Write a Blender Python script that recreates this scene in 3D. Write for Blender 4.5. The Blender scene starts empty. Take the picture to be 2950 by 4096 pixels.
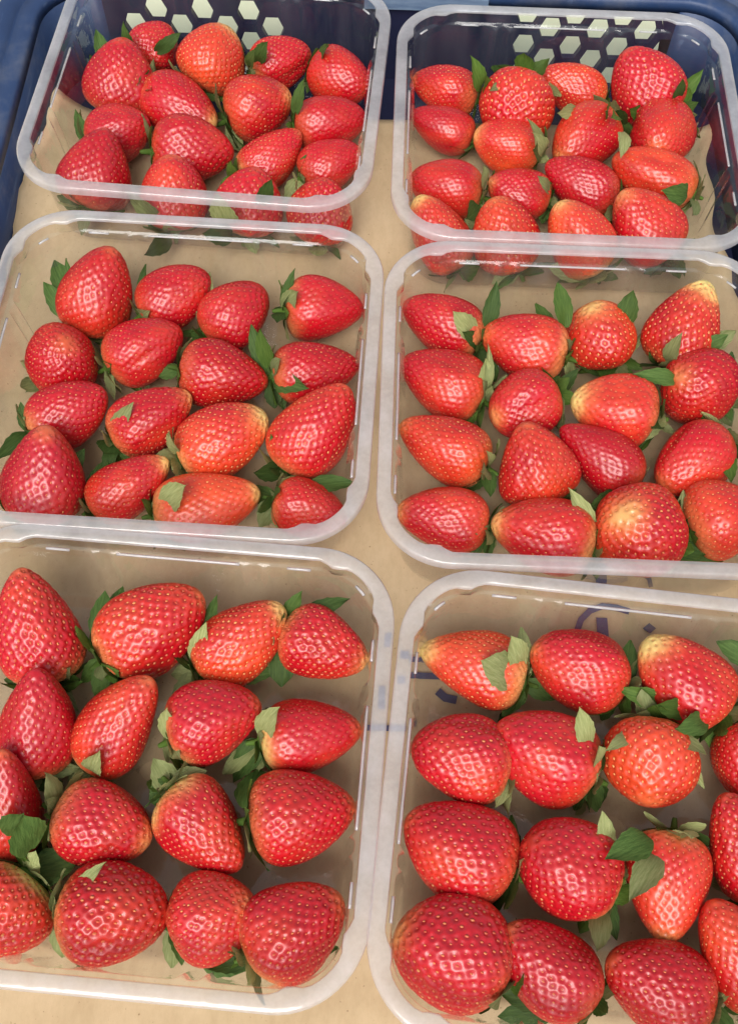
import bpy, math, random
import numpy as np
from mathutils import Matrix, Vector

# ------------------------------------------------------------------ camera, world, sun, exposure
S = bpy.context.scene
IW, IH = 2950.0, 4096.0
VS = IH / 2267.0                       # measuring unit of the tables below -> photo pixel
RIM_Z = 0.062                          # rim height of the punnets
CARDZ = 0.0105                          # height of the cardboard
FPX, CAM_H, PITCH, ROLL = 4000.0, 0.365142 + RIM_Z, math.radians(63.12958), math.radians(1.78034)

cp, sp, cr, sr = math.cos(PITCH), math.sin(PITCH), math.cos(ROLL), math.sin(ROLL)
FWD = np.array([0, cp, -sp]); UP0 = np.array([0, sp, cp]); RX0 = np.array([1.0, 0, 0])
RIGHT = cr * RX0 + sr * UP0
UPV = -sr * RX0 + cr * UP0
CAMP = np.array([0, 0, CAM_H])
cam = bpy.data.cameras.new('camera'); camo = bpy.data.objects.new('camera', cam)
S.collection.objects.link(camo); S.camera = camo
cam.sensor_fit = 'VERTICAL'; cam.sensor_height = 24.0; cam.lens = 24.0 * FPX / IH
cam.clip_start = 0.01; cam.clip_end = 500
M = Matrix.Identity(4)
for i in range(3):
    M[i][0], M[i][1], M[i][2], M[i][3] = RIGHT[i], UPV[i], -FWD[i], CAMP[i]
camo.matrix_world = M

W = bpy.data.worlds.new('World'); S.world = W; W.use_nodes = True
SUN_EL, SUN_ROT = math.radians(52), math.radians(192)
nt = W.node_tree; nt.nodes.clear()
sky = nt.nodes.new('ShaderNodeTexSky'); sky.sky_type = 'NISHITA'; sky.sun_disc = False
sky.sun_elevation = SUN_EL; sky.sun_rotation = SUN_ROT; sky.dust_density = 4.0; sky.air_density = 1.0; sky.ozone_density = 1.0
hsv = nt.nodes.new('ShaderNodeHueSaturation'); hsv.inputs['Saturation'].default_value = 0.35   # thin overcast: whiter sky
bg = nt.nodes.new('ShaderNodeBackground'); bg.inputs['Strength'].default_value = 0.125
wo = nt.nodes.new('ShaderNodeOutputWorld')
nt.links.new(sky.outputs[0], hsv.inputs['Color']); nt.links.new(hsv.outputs[0], bg.inputs[0]); nt.links.new(bg.outputs[0], wo.inputs[0])
sun = bpy.data.lights.new('sun', 'SUN'); suno = bpy.data.objects.new('sun', sun); S.collection.objects.link(suno)
sun.energy = 1.4; sun.angle = math.radians(32); sun.color = (1, 0.97, 0.92)
sd = Vector((math.sin(SUN_ROT) * math.cos(SUN_EL), math.cos(SUN_ROT) * math.cos(SUN_EL), math.sin(SUN_EL)))
suno.rotation_euler = sd.to_track_quat('Z', 'Y').to_euler()
S.view_settings.view_transform = 'Standard'; S.view_settings.look = 'None'; S.view_settings.gamma = 1
S.view_settings.exposure = 0.46
S.cycles.transparent_max_bounces = 32
S.cycles.max_bounces = 10

# ------------------------------------------------------------------ helpers
C = S.collection
rng = np.random.default_rng(7)
random.seed(5)

def ray(x, y):
    px = (x * VS - IW / 2) / FPX; py = -(y * VS - IH / 2) / FPX
    return FWD + px * RIGHT + py * UPV

def un(x, y, z):                      # where the sight line of a measured spot meets height z
    d = ray(x, y); return CAMP + d * ((z - CAM_H) / d[2])

def tag(o, label=None, cat=None, group=None, kind=None):
    if label: o['label'] = label
    if cat: o['category'] = cat
    if group: o['group'] = group
    if kind: o['kind'] = kind
    return o

def empty(name, loc, label, cat, group=None):
    o = bpy.data.objects.new(name, None); C.objects.link(o); o.location = loc
    o.empty_display_size = 0.01
    return tag(o, label, cat, group)

def mesh(name, verts, faces, mat, smooth=True):
    me = bpy.data.meshes.new(name)
    verts = np.asarray(verts, np.float32)
    if isinstance(faces, np.ndarray):
        n, k = faces.shape
        me.vertices.add(len(verts)); me.vertices.foreach_set('co', verts.ravel())
        me.loops.add(n * k); me.loops.foreach_set('vertex_index', faces.astype(np.int32).ravel())
        me.polygons.add(n); me.polygons.foreach_set('loop_start', np.arange(0, n * k, k, dtype=np.int32))
        me.update(calc_edges=True)
    else:
        me.from_pydata([tuple(v) for v in verts.tolist()], [], faces); me.update()
    if smooth: me.polygons.foreach_set('use_smooth', np.ones(len(me.polygons), bool))
    if mat: me.materials.append(mat)
    return me

def obj(name, me, parent=None, loc=None):
    o = bpy.data.objects.new(name, me); C.objects.link(o)
    if parent: o.parent = parent
    if loc is not None: o.location = loc
    return o

def vcol(me, name, rgb):
    a = me.color_attributes.new(name, 'FLOAT_COLOR', 'POINT')
    d = np.ones((len(rgb), 4), np.float32); d[:, :3] = rgb
    a.data.foreach_set('color', d.ravel())

def grid_faces(nu, nv, wrap):         # nv rings of nu verts
    f = []
    i = np.arange(nv - 1)[:, None]; j = np.arange(nu if wrap else nu - 1)[None, :]
    a = i * nu + j; b = i * nu + (j + 1) % nu
    return np.stack([a, b, b + nu, a + nu], -1).reshape(-1, 4)

def sins(P, seed, freq, n=7):         # smooth random field
    r = np.random.default_rng(seed); out = np.zeros(len(P))
    for _ in range(n):
        k = r.normal(size=3) * freq; out += np.sin(P @ k + r.uniform(0, 6.28))
    return out / math.sqrt(n)

# ------------------------------------------------------------------ materials
def newmat(name):
    m = bpy.data.materials.new(name); m.use_nodes = True; t = m.node_tree; t.nodes.clear()
    out = t.nodes.new('ShaderNodeOutputMaterial'); return m, t, out

def N(t, kind, **kw):
    n = t.nodes.new(kind)
    for k, v in kw.items():
        if k in n.inputs: n.inputs[k].default_value = v
        else: setattr(n, k, v)
    return n

def noise(t, scale, detail=4, rough=.55, stretch=None):
    tc = N(t, 'ShaderNodeTexCoord'); nz = N(t, 'ShaderNodeTexNoise')
    nz.inputs['Scale'].default_value = scale; nz.inputs['Detail'].default_value = detail; nz.inputs['Roughness'].default_value = rough
    if stretch:
        mp = N(t, 'ShaderNodeMapping'); mp.inputs['Scale'].default_value = stretch
        t.links.new(tc.outputs['Object'], mp.inputs[0]); t.links.new(mp.outputs[0], nz.inputs['Vector'])
    else: t.links.new(tc.outputs['Object'], nz.inputs['Vector'])
    return nz

def ramp(t, src, stops):
    r = N(t, 'ShaderNodeValToRGB')
    while len(r.color_ramp.elements) < len(stops): r.color_ramp.elements.new(.5)
    for e, (p, c) in zip(r.color_ramp.elements, stops): e.position = p; e.color = (*c, 1)
    t.links.new(src, r.inputs[0]); return r

def mat_flesh():
    m, t, out = newmat('strawberry_flesh')
    b = N(t, 'ShaderNodeBsdfPrincipled')
    a = N(t, 'ShaderNodeAttribute', attribute_name='Col')
    nz = noise(t, 900, 3)
    mx = N(t, 'ShaderNodeMixRGB', blend_type='MULTIPLY'); mx.inputs[0].default_value = .35
    rp = ramp(t, nz.outputs[0], [(.3, (.7, .6, .6)), (.7, (1.1, 1.1, 1.1))])
    t.links.new(a.outputs['Color'], mx.inputs[1]); t.links.new(rp.outputs[0], mx.inputs[2])
    t.links.new(mx.outputs[0], b.inputs['Base Color'])
    b.inputs['Roughness'].default_value = .33
    b.inputs['Specular IOR Level'].default_value = .7
    b.inputs['Subsurface Weight'].default_value = .12
    b.inputs['Subsurface Radius'].default_value = (1, .25, .15); b.inputs['Subsurface Scale'].default_value = .0025
    n2 = noise(t, 420, 2); bp = N(t, 'ShaderNodeBump'); bp.inputs['Strength'].default_value = .04; bp.inputs['Distance'].default_value = .0004
    t.links.new(n2.outputs[0], bp.inputs['Height']); t.links.new(bp.outputs[0], b.inputs['Normal'])
    t.links.new(b.outputs[0], out.inputs[0]); return m

def mat_vcol(name, rough, spec=.4, sss=0):
    m, t, out = newmat(name); b = N(t, 'ShaderNodeBsdfPrincipled')
    a = N(t, 'ShaderNodeAttribute', attribute_name='Col'); t.links.new(a.outputs['Color'], b.inputs['Base Color'])
    b.inputs['Roughness'].default_value = rough; b.inputs['Specular IOR Level'].default_value = spec
    t.links.new(b.outputs[0], out.inputs[0]); return m

def mat_leaf(name, c1, c2):
    m, t, out = newmat(name); b = N(t, 'ShaderNodeBsdfPrincipled')
    nz = noise(t, 3.0, 5, .6, (1, 5, 1))
    oi = N(t, 'ShaderNodeObjectInfo')
    rp = ramp(t, nz.outputs[0], [(.3, c1), (.7, c2)])
    h = N(t, 'ShaderNodeHueSaturation'); mr = N(t, 'ShaderNodeMapRange'); mr.inputs[3].default_value = .7; mr.inputs[4].default_value = 1.35
    t.links.new(oi.outputs['Random'], mr.inputs[0]); t.links.new(mr.outputs[0], h.inputs['Value'])
    t.links.new(rp.outputs[0], h.inputs['Color']); t.links.new(h.outputs[0], b.inputs['Base Color'])
    b.inputs['Roughness'].default_value = .6; b.inputs['Specular IOR Level'].default_value = .3
    tr = N(t, 'ShaderNodeBsdfTranslucent'); t.links.new(h.outputs[0], tr.inputs[0])
    mx = N(t, 'ShaderNodeMixShader'); mx.inputs[0].default_value = .25
    wv = noise(t, 14, 3, .5, (.6, 3, 1)); bp = N(t, 'ShaderNodeBump'); bp.inputs['Strength'].default_value = .35; bp.inputs['Distance'].default_value = .001
    t.links.new(wv.outputs[0], bp.inputs['Height']); t.links.new(bp.outputs[0], b.inputs['Normal'])
    t.links.new(b.outputs[0], mx.inputs[1]); t.links.new(tr.outputs[0], mx.inputs[2]); t.links.new(mx.outputs[0], out.inputs[0]); return m

def mat_plastic(name, haze, var, f0, rough):
    m, t, out = newmat(name)
    lw = N(t, 'ShaderNodeLayerWeight'); lw.inputs[0].default_value = .5
    pw = N(t, 'ShaderNodeMath', operation='POWER'); pw.inputs[1].default_value = 4.0
    ml = N(t, 'ShaderNodeMath', operation='MULTIPLY_ADD'); ml.inputs[1].default_value = .85; ml.inputs[2].default_value = f0
    t.links.new(lw.outputs['Facing'], pw.inputs[0]); t.links.new(pw.outputs[0], ml.inputs[0])
    tp = N(t, 'ShaderNodeBsdfTransparent'); tp.inputs[0].default_value = (.90, .905, .895, 1)
    df = N(t, 'ShaderNodeBsdfDiffuse'); df.inputs[0].default_value = (.88, .90, .92, 1)
    tl = N(t, 'ShaderNodeBsdfTranslucent'); tl.inputs[0].default_value = (.9, .9, .9, 1)
    ms = N(t, 'ShaderNodeMixShader'); ms.inputs[0].default_value = .45
    t.links.new(df.outputs[0], ms.inputs[1]); t.links.new(tl.outputs[0], ms.inputs[2])
    nz = noise(t, 55, 6, .65, (1, 1, .25))
    mr = N(t, 'ShaderNodeMapRange'); mr.inputs[1].default_value = .35; mr.inputs[2].default_value = .7
    mr.inputs[3].default_value = haze - var; mr.inputs[4].default_value = haze + var
    t.links.new(nz.outputs[0], mr.inputs[0])
    m1 = N(t, 'ShaderNodeMixShader'); t.links.new(mr.outputs[0], m1.inputs[0]); t.links.new(tp.outputs[0], m1.inputs[1]); t.links.new(ms.outputs[0], m1.inputs[2])
    gl = N(t, 'ShaderNodeBsdfGlossy'); gl.inputs['Roughness'].default_value = rough; gl.inputs[0].default_value = (1, 1, 1, 1)
    bp = N(t, 'ShaderNodeBump'); bp.inputs['Strength'].default_value = .25; bp.inputs['Distance'].default_value = .001
    n2 = noise(t, 120, 2); t.links.new(n2.outputs[0], bp.inputs['Height']); t.links.new(bp.outputs[0], gl.inputs['Normal'])
    m2 = N(t, 'ShaderNodeMixShader'); t.links.new(ml.outputs[0], m2.inputs[0]); t.links.new(m1.outputs[0], m2.inputs[1]); t.links.new(gl.outputs[0], m2.inputs[2])
    t.links.new(m2.outputs[0], out.inputs[0]); return m

def mat_noise(name, stops, scale, rough, stretch=None, bump=.2, bscale=None, bdist=.001, spec=.3):
    m, t, out = newmat(name); b = N(t, 'ShaderNodeBsdfPrincipled')
    nz = noise(t, scale, 7, .62, stretch); rp = ramp(t, nz.outputs[0], stops)
    t.links.new(rp.outputs[0], b.inputs['Base Color']); b.inputs['Roughness'].default_value = rough; b.inputs['Specular IOR Level'].default_value = spec
    n2 = noise(t, bscale or scale * 4, 5, .6, stretch); bp = N(t, 'ShaderNodeBump'); bp.inputs['Strength'].default_value = bump; bp.inputs['Distance'].default_value = bdist
    t.links.new(n2.outputs[0], bp.inputs['Height']); t.links.new(bp.outputs[0], b.inputs['Normal'])
    t.links.new(b.outputs[0], out.inputs[0]); return m

FLESH = mat_flesh()
SEED = mat_vcol('achene', .4)
LEAF = [mat_leaf('sepal_green', (.035, .08, .014), (.10, .175, .04)), mat_leaf('sepal_pale', (.19, .235, .075), (.36, .40, .175)),
        mat_leaf('sepal_fresh', (.05, .12, .015), (.13, .22, .04))]
WALLP = mat_plastic('clear_plastic', .035, .03, .035, .05)
RIMP = mat_plastic('white_sheen_plastic', .50, .11, .06, .12)  # white haze stands in for bright sky reflected by the clear plastic
def mat_card():
    m, t, out = newmat('cardboard'); b = N(t, 'ShaderNodeBsdfPrincipled')
    big = noise(t, 16, 5, .6); r1 = ramp(t, big.outputs[0], [(.25, (.46, .335, .19)), (.5, (.56, .42, .25)), (.8, (.63, .49, .31))])
    fib = noise(t, 260, 5, .75, (1, .45, 1)); r2 = ramp(t, fib.outputs[0], [(.3, (.88, .86, .83)), (.6, (1.04, 1.04, 1.04))])
    spk = noise(t, 700, 2, .5); r3 = ramp(t, spk.outputs[0], [(.24, (.45, .38, .30)), (.31, (1, 1, 1))])
    stn = noise(t, 7, 3, .5); r4 = ramp(t, stn.outputs[0], [(.30, (.78, .72, .66)), (.45, (1, 1, 1))])
    c = r1.outputs[0]
    for rr, f in ((r2, .6), (r3, .8), (r4, .8)):
        mx = N(t, 'ShaderNodeMixRGB', blend_type='MULTIPLY'); mx.inputs[0].default_value = f
        t.links.new(c, mx.inputs[1]); t.links.new(rr.outputs[0], mx.inputs[2]); c = mx.outputs[0]
    t.links.new(c, b.inputs['Base Color']); b.inputs['Roughness'].default_value = .85; b.inputs['Specular IOR Level'].default_value = .15
    wv = N(t, 'ShaderNodeTexWave'); wv.inputs['Scale'].default_value = 55; wv.inputs['Distortion'].default_value = 1.2; wv.inputs['Detail'].default_value = 2
    tc = N(t, 'ShaderNodeTexCoord'); t.links.new(tc.outputs['Object'], wv.inputs['Vector'])
    ad = N(t, 'ShaderNodeMath', operation='MULTIPLY_ADD'); ad.inputs[1].default_value = .06
    t.links.new(wv.outputs['Fac'], ad.inputs[0]); t.links.new(fib.outputs[0], ad.inputs[2])
    bp = N(t, 'ShaderNodeBump'); bp.inputs['Strength'].default_value = .3; bp.inputs['Distance'].default_value = .0006
    t.links.new(ad.outputs[0], bp.inputs['Height']); t.links.new(bp.outputs[0], b.inputs['Normal'])
    t.links.new(b.outputs[0], out.inputs[0]); return m
CARD = mat_card()
def mat_crate():
    m, t, out = newmat('blue_crate_plastic'); b = N(t, 'ShaderNodeBsdfPrincipled')
    big = noise(t, 18, 5, .6); r1 = ramp(t, big.outputs[0], [(.25, (.012, .028, .080)), (.6, (.022, .052, .135)), (.85, (.035, .075, .17))])
    scf = noise(t, 130, 5, .7, (1, .10, 1)); r2 = ramp(t, scf.outputs[0], [(.58, (0, 0, 0)), (.74, (.55, .55, .55))])
    dst = noise(t, 34, 6, .7); r3 = ramp(t, dst.outputs[0], [(.5, (0, 0, 0)), (.75, (.45, .45, .45))])
    c = r1.outputs[0]
    for rr, cc in ((r2, (.12, .18, .30, 1)), (r3, (.16, .17, .19, 1))):
        mx = N(t, 'ShaderNodeMixRGB'); mx.inputs[2].default_value = cc
        t.links.new(rr.outputs[0], mx.inputs[0]); t.links.new(c, mx.inputs[1]); c = mx.outputs[0]
    t.links.new(c, b.inputs['Base Color']); b.inputs['Roughness'].default_value = .5
    bp = N(t, 'ShaderNodeBump'); bp.inputs['Strength'].default_value = .25; bp.inputs['Distance'].default_value = .001
    t.links.new(scf.outputs[0], bp.inputs['Height']); t.links.new(bp.outputs[0], b.inputs['Normal'])
    t.links.new(b.outputs[0], out.inputs[0]); return m
CRATE = mat_crate()
CRATEIN = mat_noise('shaded_crate_plastic', [(.2, (.010, .014, .038)), (.6, (.018, .020, .055)), (.85, (.032, .030, .075))], 16, .5, (1, 1, .4), .2, 90, .001, .3)  # shade of end walls and base put into a darker copy of the blue
STRIPM = mat_noise('pale_blue_strip', [(.25, (.06, .11, .21)), (.7, (.20, .28, .39))], 30, .6, (1, 1, 6), .1)
INK = mat_noise('navy_print', [(.3, (.05, .05, .10)), (.7, (.10, .10, .17))], 60, .8, None, .1)
GROUND = mat_noise('pale_table', [(.2, (.78, .82, .54)), (.8, (.88, .90, .66))], 6, .8, None, .1)

# ------------------------------------------------------------------ ground and crate
g = 30.0
tag(obj('ground', mesh('ground', [(-g, -g, -.03), (g, -g, -.03), (g, g, -.03), (-g, g, -.03)], [(0, 1, 2, 3)], GROUND)), 'pale cream surface below and beyond the crate', None, None, 'structure')

CX0, CX1, CY0, CY1 = -.1965, .2025, -.13, .53
DZ = -.0285                           # crate wall top is at .047

def rrect(x0, x1, y0, y1, r, n=10, per=6):
    pts = []
    for (cx, cy, a0) in ((x1 - r, y1 - r, 0), (x0 + r, y1 - r, 90), (x0 + r, y0 + r, 180), (x1 - r, y0 + r, 270)):
        for k in range(n + 1):
            a = math.radians(a0 + 90 * k / n); pts.append((cx + r * math.cos(a), cy + r * math.sin(a)))
    return pts

def sweep(profile, r0=.03, n=10):
    """profile: list of (outward offset, z) swept round the crate, closed loop of profile"""
    V, F = [], []
    loops = [rrect(CX0 - o, CX1 + o, CY0 - o, CY1 + o, r0 + o, n) for o, z in profile]
    k = len(loops[0])
    for (o, z), lp in zip(profile, loops): V += [(x, y, z) for x, y in lp]
    m = len(profile)
    for i in range(m):
        for j in range(k):
            a = i * k + j; b = i * k + (j + 1) % k; c = ((i + 1) % m) * k + (j + 1) % k; d = ((i + 1) % m) * k + j
            F.append((a, d, c, b))
    return V, F

crate = empty('produce_crate', ((CX0 + CX1) / 2, (CY0 + CY1) / 2, -.03), 'shallow blue plastic produce crate with hexagon holes in its far wall', 'crate')
def cpart(name, V, F, mat, smooth=False):
    off = np.array(crate.location)
    return obj(name, mesh(name, np.asarray(V, float) - off, F, mat, smooth), crate)
V, F = sweep([(o_, z_ + DZ) for o_, z_ in [(0, .0685), (0, .0735), (.0006, .0748), (.0018, .0755), (.0105, .0755), (.0112, .0738), (.0128, .0738), (.0135, .0755), (.0235, .0755), (.0247, .0748), (.0253, .0735), (.0253, .052), (.0233, .052), (.0233, .0685)]])
cpart('rim', V, F, CRATE, True)
# side walls and near wall with the rounded corners: open band
TH = .004
def band(pts, z0, z1, th):
    V, F = [], []
    n = len(pts)
    for i, (x, y) in enumerate(pts):
        a = np.array(pts[max(i - 1, 0)]); b = np.array(pts[min(i + 1, n - 1)]); d = b - a; d /= np.linalg.norm(d)
        nx, ny = d[1], -d[0]
        V += [(x, y, z0), (x, y, z1), (x + nx * th, y + ny * th, z1), (x + nx * th, y + ny * th, z0)]
    for i in range(n - 1):
        for k in range(4):
            F.append((i * 4 + k, i * 4 + (k + 1) % 4, (i + 1) * 4 + (k + 1) % 4, (i + 1) * 4 + k))
    F += [(3, 2, 1, 0), tuple((n - 1) * 4 + k for k in range(4))]
    return V, F
lp = rrect(CX0, CX1, CY0, CY1, .03)
# counter-clockwise: 0..10 far right corner, 11..21 far left, 22..32 near left, 33..43 near right
V, F = band(lp[11:22] + lp[22:27], -.029, .0686 + DZ, TH); cpart('side_panel', V, F, CRATE, True)
V, F = band(lp[39:44] + lp[0:11], -.029, .0686 + DZ, TH); cpart('side_panel', V, F, CRATE, True)
V, F = band(lp[27:33] + lp[33:39], -.029, .0686 + DZ, TH); cpart('end_panel', V, F, CRATEIN, True)
# far panel with hexagon holes, filled by a 2D curve and given its thickness
xa, xb = CX0 + .03, CX1 - .03
cu = bpy.data.curves.new('end_panel', 'CURVE'); cu.dimensions = '2D'; cu.fill_mode = 'BOTH'; cu.extrude = TH / 2
def poly(pts):
    s = cu.splines.new('POLY'); s.points.add(len(pts) - 1)
    for q, (x, y) in zip(s.points, pts): q.co = (x, y, 0, 1)
    s.use_cyclic_u = True
poly([(xa, -.029), (xb, -.029), (xb, .0686 + DZ), (xa, .0686 + DZ)])
def hexhole(x, z, w=.0065, h=.0076):
    poly([(x - w * .56, z - h), (x + w * .56, z - h), (x + w, z - h * .1), (x + w, z + h * .1), (x + w * .56, z + h), (x - w * .56, z + h), (x - w, z + h * .1), (x - w, z - h * .1)][::-1])
for x0, st, za, zb in ((-.1490, .0137, .0206, .0312), (.0849, .0142, .0352, .0261)):
    for i in range(7):
        for k in range(-1, 5):
            z = (za if i % 2 == 0 else zb) - .0210 * k
            if -.018 < z < .0380: hexhole(x0 + i * st, z)
to = bpy.data.objects.new('tmp', cu); C.objects.link(to)
dg = bpy.context.evaluated_depsgraph_get(); dg.update()
me = bpy.data.meshes.new_from_object(to.evaluated_get(dg)); bpy.data.objects.remove(to)
me.name = 'end_panel'; me.materials.clear(); me.materials.append(CRATEIN)
fo = obj('end_panel', me, crate); fo.rotation_euler = (math.radians(90), 0, 0)
fo.location = Vector((0, CY1 + TH / 2, 0)) - crate.location
fo['label'] = 'far end wall with two groups of hexagon holes'
V = [(x, y, z) for z in (.0385, .0462) for x, y in ((-.012, CY1 - .0035), (.0600, CY1 - .0035), (.0600, CY1 - .0002), (-.012, CY1 - .0002))]
cpart('lit_rim_band', V, [(3, 2, 1, 0), (4, 5, 6, 7), (0, 1, 5, 4), (1, 2, 6, 5), (2, 3, 7, 6), (3, 0, 4, 7)], STRIPM)  # pale band put in for the light caught by the crate's top rim
V = [(CX0 - .003, CY0 - .003, -.029), (CX1 + .003, CY0 - .003, -.029), (CX1 + .003, CY1 + .003, -.029), (CX0 - .003, CY1 + .003, -.029)]
V += [(x, y, -.013) for x, y, z in V]
cpart('base_panel', V, [(3, 2, 1, 0), (4, 5, 6, 7), (0, 1, 5, 4), (1, 2, 6, 5), (2, 3, 7, 6), (3, 0, 4, 7)], CRATEIN)

# ------------------------------------------------------------------ cardboard sheet
nx_, ny_ = 90, 130
CARD_Y1 = float(un(845, 263, CARDZ)[1])
EDGE = [un(a, b, CARDZ + .003) for a, b in ((0, 570), (31, 496), (55, 399), (81, 351), (133, 247))]
EDGE_Y = [e[1] for e in EDGE]; EDGE_X = [max(e[0], CX0 + .001) for e in EDGE]
print('edge', EDGE_X, EDGE_Y)
cv, cf = [], []
for j in range(ny_):
    v = j / (ny_ - 1); y = -.125 + v * (CARD_Y1 + .125)
    ragged = .0035 * math.sin(y * 61) + .002 * math.sin(y * 173 + 1) + .0012 * math.sin(y * 390)
    xl = float(np.interp(y, EDGE_Y, EDGE_X)) + .5 * ragged; xr = .188 + .003 * math.sin(y * 37 + 2) + .002 * math.sin(y * 140)
    if j == ny_ - 1: pass
    for i in range(nx_):
        u = i / (nx_ - 1); x = xl + (xr - xl) * u
        el = max(0, 1 - (x - xl) / .022) ** 2; er = max(0, 1 - (xr - x) / .012) ** 2
        z = CARDZ - .0006 + .016 * el * (.55 + .45 * math.sin(y * 29 + .7)) + .005 * er * (.5 + .5 * math.sin(y * 45)) + .0003 * math.sin(x * 90) * math.sin(y * 70)
        cv.append((x, y, z))
cfa = grid_faces(nx_, ny_, False)
cv = np.array(cv); top = len(cv)
cv2 = np.concatenate([cv, cv - [0, 0, .0028]])
ring = [i for i in range(nx_)] + [j * nx_ + nx_ - 1 for j in range(1, ny_)] + [(ny_ - 1) * nx_ + i for i in range(nx_ - 2, -1, -1)] + [j * nx_ for j in range(ny_ - 2, 0, -1)]
side = np.array([(ring[k], ring[(k + 1) % len(ring)], ring[(k + 1) % len(ring)] + top, ring[k] + top) for k in range(len(ring))])[:, ::-1]
card = obj('cardboard_sheet', mesh('cardboard_sheet', cv2, np.concatenate([cfa, cfa[:, ::-1] + top, side]), CARD, False))
tag(card, 'tan cardboard sheet lining the floor of the blue crate under all the punnets', 'cardboard')

def mark(pts, name='printed_mark', z=CARDZ + .0011):
    q = [un(x, y, z) for x, y in pts]
    n = len(q); V = [tuple(v) for v in q] + [(v[0], v[1], v[2] - .0003) for v in q]
    F = [tuple(range(n))] + [(k, k + n, (k + 1) % n + n, (k + 1) % n) for k in range(n)]
    return obj(name, mesh(name, V, F, INK, False), card)
def strip(pts, hw):
    L, R = [], []
    for i in range(len(pts)):
        a = np.array(pts[max(i - 1, 0)], float); b = np.array(pts[min(i + 1, len(pts) - 1)], float); d = b - a; d /= np.linalg.norm(d)
        nrm = np.array([-d[1], d[0]]) * hw; L.append(np.array(pts[i]) + nrm); R.append(np.array(pts[i]) - nrm)
    V = [un(*q, CARDZ + .0011) for q in L + R]; n = len(pts)
    V2 = V + [v - [0, 0, .0003] for v in V]
    F = [(i, i + 1, n + i + 1, n + i) for i in range(n - 1)]
    return obj('printed_mark', mesh('printed_mark', np.array(V2), F, INK, False), card)
mark([(1318, 1243), (1342, 1244), (1342, 1300), (1318, 1300)])
mark([(1319, 1367), (1343, 1368), (1347, 1415), (1322, 1415)])
strip([(1275, 1400), (1285, 1372), (1305, 1352), (1332, 1342), (1362, 1345), (1392, 1354)], 7)
mark([(1422, 1391), (1436, 1379), (1451, 1391), (1438, 1402)])
strip([(908, 1495), (985, 1498)], 7)
strip([(905, 1459), (960, 1462)], 6)
strip([(968, 1530), (985, 1545), (1010, 1550)], 9)
strip([(812, 1611), (898, 1613)], 6.5)
mark([(886, 1441), (905, 1443), (904, 1459), (885, 1458)])
mark([(880, 1497), (897, 1498), (896, 1514), (879, 1513)])
mark([(851, 1405), (866, 1400), (863, 1432), (850, 1432)])
mark([(838, 1519), (852, 1520), (851, 1570), (836, 1569)])
strip([(1420, 1268), (1436, 1282), (1440, 1300)], 5)

# ------------------------------------------------------------------ punnets
PW, PD, PR = .178, .167695, .031
RAW = {'back left': (-.0891, .4366, -3.5916), 'back right': (.0959, .4157, -.6542), 'middle left': (-.0878, .2566, -2.0107),
       'middle right': (.0928, .2461, -.5059), 'front left': (-.0812, .0878, -3.3028), 'front right': (.0976, .0717, -4.9659)}

def perim(inset):
    """rounded rectangle of a punnet at this inset, 200 points with outward normals and side fractions"""
    a, b, r = PW / 2 - inset, PD / 2 - inset, max(PR - inset, .006)
    out = []
    ns, nc = 60, 14
    def seg(p, q, nrm, side):
        for k in range(ns):
            f = k / ns; out.append((p[0] + (q[0] - p[0]) * f, p[1] + (q[1] - p[1]) * f, nrm[0], nrm[1], side, f))
    def arc(cx, cy, a0, c):
        for k in range(nc):
            t = math.radians(a0 + 90 * k / nc); out.append((cx + r * math.cos(t), cy + r * math.sin(t), math.cos(t), math.sin(t), 10 + c, k / nc))
    seg((a, -b + r), (a, b - r), (1, 0), 0); arc(a - r, b - r, 0, 0)
    seg((a - r, b), (-a + r, b), (0, 1), 1); arc(-a + r, b - r, 90, 1)
    seg((-a, b - r), (-a, -b + r), (-1, 0), 2); arc(-a + r, -b + r, 180, 2)
    seg((-a + r, -b), (a - r, -b), (0, -1), 3); arc(a - r, -b + r, 270, 3)
    return out

def bump(side, f):                    # stacking lugs on the inner edge next to each corner
    if side >= 10:
        return math.exp(-((f - .16) / .10) ** 2) + math.exp(-((f - .84) / .10) ** 2)
    return 0.0
def ribs(side, f):
    if side >= 10: return 0.0
    s = 0
    for c in (.2, .27, .73, .8): s += math.exp(-((f - c) / .012) ** 2)
    return s

def rings(prof):
    V = []
    for inset, z, kb, kr in prof:
        for x, y, nx, ny, side, f in perim(inset):
            d = -.0024 * kb * bump(side, f) + -.0020 * kr * ribs(side, f)
            V.append((x + nx * d, y + ny * d, z))
    return np.array(V)
h = RIM_Z
NP = 4 * 60 + 4 * 14
rimV = rings([(-.0006, h - .0040, 0, 0), (-.0005, h - .0012, 0, 0), (0, h - .0003, 0, 0), (.0005, h, 0, 0), (.0028, h + .0001, 0, 0), (.0050, h, .9, 0), (.0054, h - .0005, 1, 0), (.0055, h - .0014, 1, 0)])
RIM_ME = mesh('rim', rimV, grid_faces(NP, 8, True), RIMP)
Z0 = CARDZ
trayV = rings([(.0055, h - .0014, 1, 0), (.0058, h - .0062, 1, 0), (.0060, h - .0066, .6, 0), (.0070, h - .0070, .1, .2), (.0074, h - .0078, 0, .6), (.0077, h - .012, 0, 1),
               (.0090, Z0 + .025, 0, 1), (.0098, Z0 + .010, 0, 1), (.0106, Z0 + .005, 0, .8), (.0126, Z0 + .0022, 0, .4), (.0160, Z0 + .0011, 0, 0), (.034, Z0 + .0010, 0, 0), (.037, Z0 + .0016, 0, 0), (.040, Z0 + .0010, 0, 0), (.060, Z0 + .0010, 0, 0), (.0795, Z0 + .0010, 0, 0)])
tf = grid_faces(NP, 16, True)
TRAY_ME = mesh('tray', trayV, tf, WALLP)
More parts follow.
